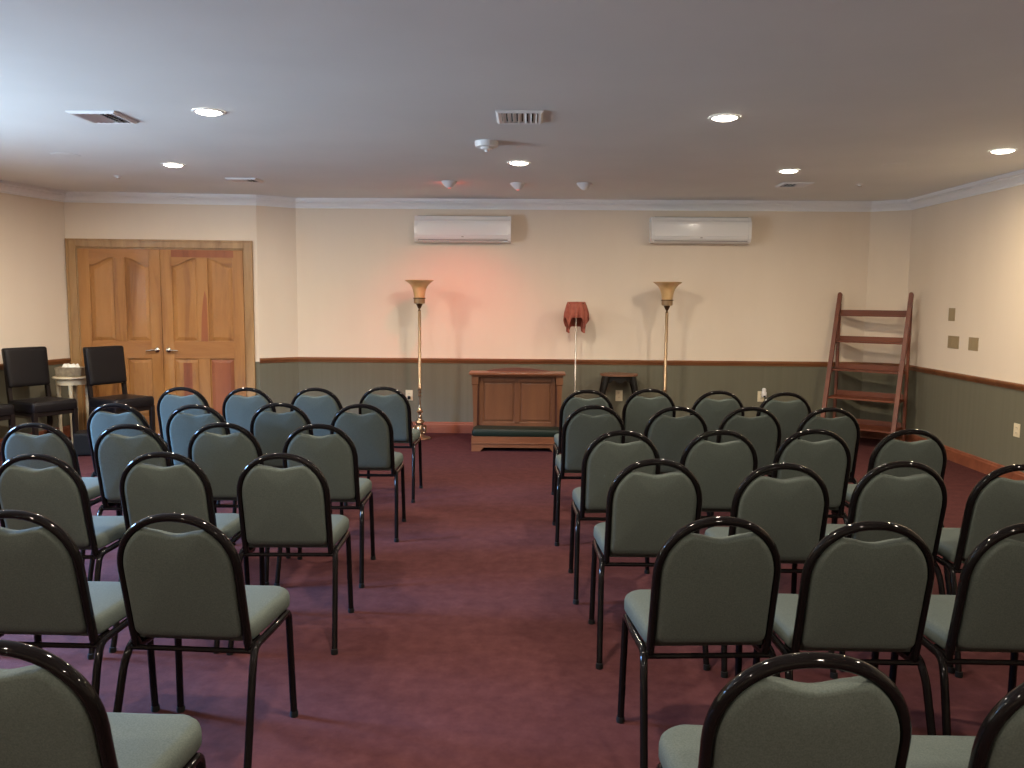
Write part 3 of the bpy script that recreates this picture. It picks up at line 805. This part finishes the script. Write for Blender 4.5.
# local: x along the shelf width, -y out into the room
SW, SH, SD = 0.715, 1.59, 0.47
def front_y(z): return -SD * (1 - z / SH)
for x in (0.0, SW):
    bm = NB()
    top, bot = Vector((x, -0.008, SH)), Vector((x, -SD, 0))
    d = (top - bot)
    pr = []
    n = 8
    p_ = [(0.021, 0.0), (0.021, d.length - 0.021)] + [(0.021 * math.cos(a), d.length - 0.021 + 0.021 * math.sin(a)) for a in [PI / 2 * k / n for k in range(1, n + 1)]]
    p_ += [(-q[0], q[1]) for q in p_[::-1][1:]]
    ang = math.atan2(d.y, d.z)
    prism(bm, p_, -0.018, 0.014, M=Matrix.Translation(bot + Vector((0, 0, 0.007))) @ Matrix.Rotation(-ang, 4, 'X'))
    obj('front_rail', bm, M_CHERRY, t)
    bm = NB(); box(bm, x - 0.015, x + 0.015, -0.024, 0.006, 0, 1.48, 0.003); obj('rear_post', bm, M_CHERRY, t)
for z in (1.345, 1.065, 0.765, 0.475, 0.175):
    bm = NB(); fy = front_y(z) + 0.012
    box(bm, 0.022, SW - 0.022, fy, -0.021, z, z + 0.016, 0.002)
    box(bm, 0.022, SW - 0.022, -0.034, -0.021, z + 0.016, z + 0.068, 0.002)
    for a, b in ((0.0155, 0.0215), (SW - 0.0215, SW - 0.0155)):
        box(bm, a, b, fy, -0.021, z - 0.010, z + 0.022, 0.001)
    obj('shelf_board', bm, M_CHERRY, t)

# ------------------------------------------------------------------ dark dining chairs by the left wall
def dark_chair(label, loc, rz):
    t = thing('dining_chair', label, 'chair', loc, rz, 'dark leather dining chairs by the left wall')
    # local: faces -y, back at +y
    bm = NB()
    outl = []
    for (cx, cy, a0) in ((0.205 - 0.03, 0.20 - 0.02, 0), (-0.205 + 0.03, 0.20 - 0.02, 90), (-0.225 + 0.035, -0.225 + 0.035, 180), (0.225 - 0.035, -0.225 + 0.035, 270)):
        for k in range(6):
            a = math.radians(a0 + 18 * k); outl.append((cx + 0.03 * math.cos(a), cy + 0.03 * math.sin(a)))
    pillow(bm, outl, [(0.96, 0.425), (0.99, 0.430), (1.0, 0.445), (1.0, 0.490), (0.985, 0.508), (0.95, 0.518), (0.6, 0.526)], lambda u, v, d: (u, v, d))
    obj('seat', bm, M_LEATHER, t, smooth=True)
    bm = NB(); box(bm, -0.20, 0.20, -0.205, 0.185, 0.385, 0.425, 0.004); obj('seat_frame', bm, M_ESPRESSO, t)
    for s in (-1, 1):
        bm = NB(); box(bm, -0.02, 0.02, -0.02, 0.02, 0, 0.43, 0.003, M=Matrix.Translation((s * 0.195, -0.195, 0))); obj('leg', bm, M_ESPRESSO, t)
        bm = NB()
        pts = [(s * 0.185, 0.235, 0.0), (s * 0.185, 0.195, 0.25), (s * 0.185, 0.185, 0.46), (s * 0.185, 0.205, 0.64), (s * 0.183, 0.245, 0.98)]
        rings = [[bm.verts.new((p[0] + a * 0.017, p[1] + b * 0.018, p[2])) for a, b in ((-1, -1), (1, -1), (1, 1), (-1, 1))] for p in pts]
        for i in range(len(rings) - 1):
            for k in range(4): bm.faces.new([rings[i][k], rings[i][(k + 1) % 4], rings[i + 1][(k + 1) % 4], rings[i + 1][k]])
        bm.faces.new(rings[0]); bm.faces.new(rings[-1]); obj('leg', bm, M_ESPRESSO, t)
    bm = NB()
    outl = []
    for (cx, cy, a0) in ((0.205 - 0.02, 1.005 - 0.02, 0), (-0.205 + 0.02, 1.005 - 0.02, 90), (-0.200 + 0.02, 0.635 + 0.02, 180), (0.200 - 0.02, 0.635 + 0.02, 270)):
        for k in range(5):
            a = math.radians(a0 + 22.5 * k); outl.append((cx + 0.02 * math.cos(a), cy + 0.02 * math.sin(a)))
    pillow(bm, outl, [(0.4, -0.0045), (0.8, -0.0045), (0.93, -0.003), (0.975, 0.002), (1.0, 0.012), (1.0, 0.05), (0.985, 0.058), (0.9, 0.062), (0.8, 0.063), (0.4, 0.0635)], lambda u, v, d: (u, 0.163 + d + (v - 0.63) * 0.12, v))
    obj('backrest', bm, M_LEATHER, t, smooth=True)
    return t
DCR = math.radians(62)
dark_chair('dark leather dining chair with its back in view, left of the cream stand', (-4.565, 7.70, 0), DCR)
dark_chair('dark leather dining chair standing in front of the left door, right of the cream stand', (-3.94, 7.96, 0), DCR)
dark_chair('dark leather dining chair at the left edge of the photo, only its seat showing', (-4.885, 7.24, 0), DCR)

# ------------------------------------------------------------------ white stand with its tissue box, black floor box
t = thing('plant_stand', 'round cream wooden stand with turned legs between two dark chairs', 'stand', (-4.54, 8.20, 0))
bm = NB(); lathe(bm, [(0, 0.672), (0.172, 0.672), (0.182, 0.680), (0.182, 0.690), (0.176, 0.696), (0, 0.696)], 40); obj('stand_top', bm, M_CREAM, t, smooth=True)
bm = NB(); lathe(bm, [(0.150, 0.672), (0.150, 0.615), (0.138, 0.615), (0.138, 0.672)], 40, cap=False); obj('apron', bm, M_CREAM, t, smooth=True)
for k in range(4):
    a = math.radians(20 + 90 * k)
    bm = NB(); lathe(bm, [(0, 0), (0.016, 0), (0.018, 0.10), (0.020, 0.30), (0.021, 0.45), (0.016, 0.47), (0.021, 0.49), (0.016, 0.51), (0.021, 0.53), (0.021, 0.60), (0.023, 0.672), (0, 0.672)], 16, 0.128 * math.cos(a), 0.128 * math.sin(a))
    obj('leg', bm, M_CREAM, t, smooth=True)
t = thing('tissue_box', 'grey stone-look tissue box on the cream round stand', 'tissue box', (-4.54, 8.18, 0.6965), 0.05)
bm = NB()
t_ = bmesh.new(); bmesh.ops.create_cube(t_, size=1)
for v in t_.verts: v.co = Vector((v.co.x * 0.24 * (1.0 if v.co.z < 0 else 1.12), v.co.y * 0.13, v.co.z * 0.09 + 0.0455))
bmesh.ops.bevel(t_, geom=t_.edges[:], offset=0.005, segments=2, affect='EDGES'); merge(bm, t_)
obj('box_body', bm, M_STONE, t)
bm = NB()
n = 22
for q in range(3):
    cx = -0.045 + 0.045 * q
    rings = []
    for j in range(5):
        v = j / 4
        rings.append([bm.verts.new((cx + (0.045 + 0.012 * math.sin(3 * a + q) * v) * (1 - 0.55 * v) * math.cos(a), (0.032 + 0.01 * math.sin(4 * a + 2 * q)) * (1 - 0.6 * v) * math.sin(a), 0.088 + (0.032 + 0.008 * math.sin(2 * a + q)) * math.sin(v * PI / 2))) for a in [2 * PI * k / n for k in range(n)]])
    for j in range(4):
        for k in range(n): bm.faces.new([rings[j][k], rings[j][(k + 1) % n], rings[j + 1][(k + 1) % n], rings[j + 1][k]])
    bm.faces.new(rings[-1]); bm.faces.new(rings[0])
obj('tissue', bm, M_TISSUE, t, smooth=True, angle=80)
t = thing('floor_box', 'low black box on the carpet in front of the cream stand', 'box', (-4.12, 7.72, 0), 0.3)
bm = NB(); box(bm, -0.13, 0.13, -0.13, 0.13, 0.012, 0.215, 0.008); obj('box_body', bm, M_BLACKWOOD, t)
bm = NB(); box(bm, -0.115, 0.115, -0.136, -0.130, 0.03, 0.20, 0.003); obj('front_grille', bm, M_RUB, t)
for a in (-1, 1):
    for b in (-1, 1):
        bm = NB(); lathe(bm, [(0, 0), (0.014, 0), (0.014, 0.012), (0, 0.012)], 12, a * 0.10, b * 0.10); obj('foot', bm, M_RUB, t)

# ------------------------------------------------------------------ padded stacking chairs
def make_chair():
    t = thing('banquet_chair', '', 'chair')
    # local: faces +y (away from the camera), origin on the floor; back apex at y = -0.03, z = 0.855
    HWc, R = 0.183, 0.0125
    zb, yb0 = 0.395, 0.075
    ztop, ytop = 0.855 - R, -0.032
    def by(z): return yb0 + (ytop - yb0) * max(0, (z - zb)) / (ztop - zb)
    pts = [(-HWc + 0.004, yb0 + 0.085, zb - 0.004), (-HWc + 0.002, yb0 + 0.02, zb + 0.002)]
    side = [(-HWc, z) for z in (0.42, 0.50, 0.58, 0.645)]
    zs = 0.662; rise = ztop - zs
    def ap(a):      # slightly squared arch
        c, s_ = math.cos(a), math.sin(a)
        return (math.copysign(abs(c) ** 0.93, c), max(0.0, s_) ** 0.93)
    arc = [(-HWc * ap(a)[0], zs + rise * ap(a)[1]) for a in [PI * k / 28 for k in range(29)]]
    allp = [Vector((x, by(z), z)) for x, z in side] + [Vector((x, by(z), z)) for x, z in arc] + [Vector((-x, by(z), z)) for x, z in side[::-1]]
    path = rounded_path([pts[0], (-HWc, yb0 + 0.002, zb)] + [tuple(allp[0])], 0.03) + allp[1:-1] + rounded_path([tuple(allp[-1]), (HWc, yb0 + 0.002, zb), (HWc - 0.004, yb0 + 0.085, zb - 0.004)], 0.03)
    bm = NB(); tube(bm, path, 0.0128, 14, rx=0.0165, up=(0, 1, 0.24)); obj('back_frame', bm, M_FRAME, t, smooth=True, angle=60)
    # back cushion: follows the tube, the top edge dips between two rounded shoulders
    hi = HWc - R + 0.001
    out = []
    def rc(cx, cz, r, a0, a1, n):
        for k in range(n + 1):
            a = math.radians(a0 + (a1 - a0) * k / n); out.append((cx + r * math.cos(a), cz + r * math.sin(a)))
    zlow = 0.434
    rc(hi - 0.028, zlow + 0.028, 0.028, -90, 0, 5)
    out.append((hi, 0.52)); out.append((hi, 0.60))
    # arc portion until the shoulder
    a_end = math.radians(50)
    ri = hi
    for k in range(0, 10):
        a = a_end * k / 9; out.append((ri * ap(a)[0], zs + (rise - R + 0.001) * ap(a)[1]))
    xs, zsld = out[-1]
    # rounded shoulder then the dip
    out.append((xs - 0.012, zsld + 0.0075)); out.append((xs - 0.024, zsld + 0.008))
    x1, z1 = xs - 0.033, zsld + 0.0045
    zdip = 0.785
    n = 10
    for k in range(n + 1):
        tt = k / n; x = x1 * (1 - tt)
        out.append((x, zdip + (z1 - zdip) * (0.5 + 0.5 * math.cos(PI * tt)) if tt < 1 else zdip))
    right = out[:]
    outl = right + [(-x, z) for x, z in right[::-1] if abs(x) > 1e-6]
    prof = [(0.88, -0.024), (0.95, -0.0215), (0.985, -0.016), (1.0, -0.007), (1.0, 0.010), (0.985, 0.020), (0.93, 0.028), (0.80, 0.033)]
    bm = NB(); pillow(bm, outl, prof, lambda u, v, d: (u, by(v) + d, v)); obj('backrest', bm, M_FAB, t, smooth=True, angle=70)
    # seat
    outl = []
    def rc2(cx, cy, r, a0, a1, n):
        for k in range(n + 1):
            a = math.radians(a0 + (a1 - a0) * k / n); outl.append((cx + r * math.cos(a), cy + r * math.sin(a)))
    y0, y1 = 0.075, 0.440
    rc2(0.212 - 0.080, y1 - 0.075, 0.080, 0, 78, 9)
    outl += [(0.08, y1 - 0.0005), (0.0, y1), (-0.08, y1 - 0.0005)]
    rc2(-0.212 + 0.080, y1 - 0.075, 0.080, 102, 180, 9)
    outl += [(-0.206, 0.26), (-0.199, 0.15)]
    rc2(-0.195 + 0.03, y0 + 0.03, 0.03, 180, 270, 4)
    rc2(0.195 - 0.03, y0 + 0.03, 0.03, 270, 360, 4)
    outl += [(0.199, 0.15), (0.206, 0.26)]
    prof = [(0.95, 0.416), (0.985, 0.418), (1.0, 0.425), (1.0, 0.452), (0.985, 0.464), (0.95, 0.471), (0.85, 0.475), (0.5, 0.478)]
    bm = NB(); pillow(bm, outl, prof, lambda u, v, d: (u, v, d)); obj('seat', bm, M_FAB, t, smooth=True, angle=70)
    # legs with the seat rail: front leg bends over into the rail, rear leg splays back
    for s in (-1, 1):
        bm = NB()
        tube(bm, rounded_path([(s * 0.210, 0.405, 0.012), (s * 0.203, 0.388, 0.400), (s * 0.206, 0.25, 0.401), (s * 0.201, 0.10, 0.400)], 0.035, 8), 0.0125, 10, up=(1, 0, 0))
        o = obj('leg', bm, M_FRAME, t, smooth=True, angle=60)
        bm = NB(); lathe(bm, [(0, 0), (0.0145, 0), (0.015, 0.010), (0.0135, 0.022), (0, 0.022)], 14, s * 0.2102, 0.4057); obj('foot_cap', bm, M_RUB, o, smooth=True)
        bm = NB()
        tube(bm, rounded_path([(s * 0.201, 0.13, 0.401), (s * 0.202, 0.075, 0.398), (s * 0.208, 0.040, 0.345), (s * 0.219, -0.06, 0.012)], 0.04, 8), 0.0125, 10, up=(1, 0, 0))
        o = obj('leg', bm, M_FRAME, t, smooth=True, angle=60)
        bm = NB(); lathe(bm, [(0, 0), (0.0145, 0), (0.015, 0.010), (0.0135, 0.022), (0, 0.022)], 14, s * 0.2194, -0.0633); obj('foot_cap', bm, M_RUB, o, smooth=True)
    bm = NB(); tube(bm, [(-0.20, 0.070, 0.389), (0.20, 0.070, 0.389)], 0.009, 8)
    obj('cross_bar', bm, M_FRAME, t, smooth=True)
    bm = NB(); tube(bm, [(-0.20, 0.36, 0.402), (0.20, 0.36, 0.402)], 0.009, 8)
    obj('cross_bar', bm, M_FRAME, t, smooth=True)
    return t

ORD = {1: 'first', 2: 'second', 3: 'third', 4: 'fourth', 5: 'fifth', 6: 'sixth'}
LROT, RROT = math.radians(1.0), math.radians(1.0)
ROWS = {   # back apex positions from the aisle outward (x, y, turn in degrees), per row (front row first)
    'L': [[(-1.034, 6.01, -1), (-1.51, 5.90, -1), (-1.99, 5.86, 0), (-2.46, 5.85, 0)],
          [(-1.005, 5.01, 1.5), (-1.51, 5.03, 1), (-1.98, 4.90, 0), (-2.48, 4.93, 0)],
          [(-1.06, 4.19, 2), (-1.56, 4.20, 1), (-2.01, 4.12, 1), (-2.50, 4.13, 0)],
          [(-1.015, 3.38, 2.3), (-1.515, 3.38, 1), (-2.01, 3.31, 0)],
          [(-1.052, 2.405, -3), (-1.55, 2.42, -1)],
          [(-0.997, 1.48, -2)]],
    'R': [[(0.445, 5.91, 1), (0.905, 6.02, 0), (1.38, 5.93, 1), (1.835, 5.87, 0)],
          [(0.425, 5.04, 1), (0.92, 5.01, 0), (1.372, 5.04, 0), (1.846, 5.03, 0)],
          [(0.482, 4.06, 1), (0.975, 4.11, 1), (1.46, 4.17, 0), (1.955, 4.20, 0)],
          [(0.535, 3.33, 0.5), (1.03, 3.27, 1), (1.53, 3.34, 0), (1.98, 3.30, 0)],
          [(0.588, 2.43, 3.3), (1.026, 2.40, 0), (1.503, 2.41, -1)],
          [(0.535, 1.47, 0), (1.03, 1.44, 0)]]}
proto = None
for side, nm, rot0 in (('L', 'left', LROT), ('R', 'right', RROT)):
    for i, row in enumerate(ROWS[side]):
        rown = 'front' if i == 0 else ('rearmost' if i == 5 else ORD[i + 1])
        for j, e in enumerate(row):
            x, y = e[0], e[1]
            rot = math.radians(e[2]) if len(e) > 2 else rot0
            if proto is None: proto = make_chair(); c = proto
            else: c = copy_tree(proto)
            apex = Matrix.Rotation(rot, 3, 'Z') @ Vector((0, -0.032, 0))
            if side == 'R': y -= 0.035 * y / 3; c.scale = (1, 1, 1.012)
            c.location = (x - apex.x, y - apex.y, 0); c.rotation_euler = (0, 0, rot)
            seat = 'aisle seat' if j == 0 else ORD[j + 1] + ' seat from the aisle'
            c['label'] = 'grey-green padded chair, %s of the %s row, %s block' % (seat, rown, nm)
            c['group'] = 'grey-green padded chairs set out in rows'
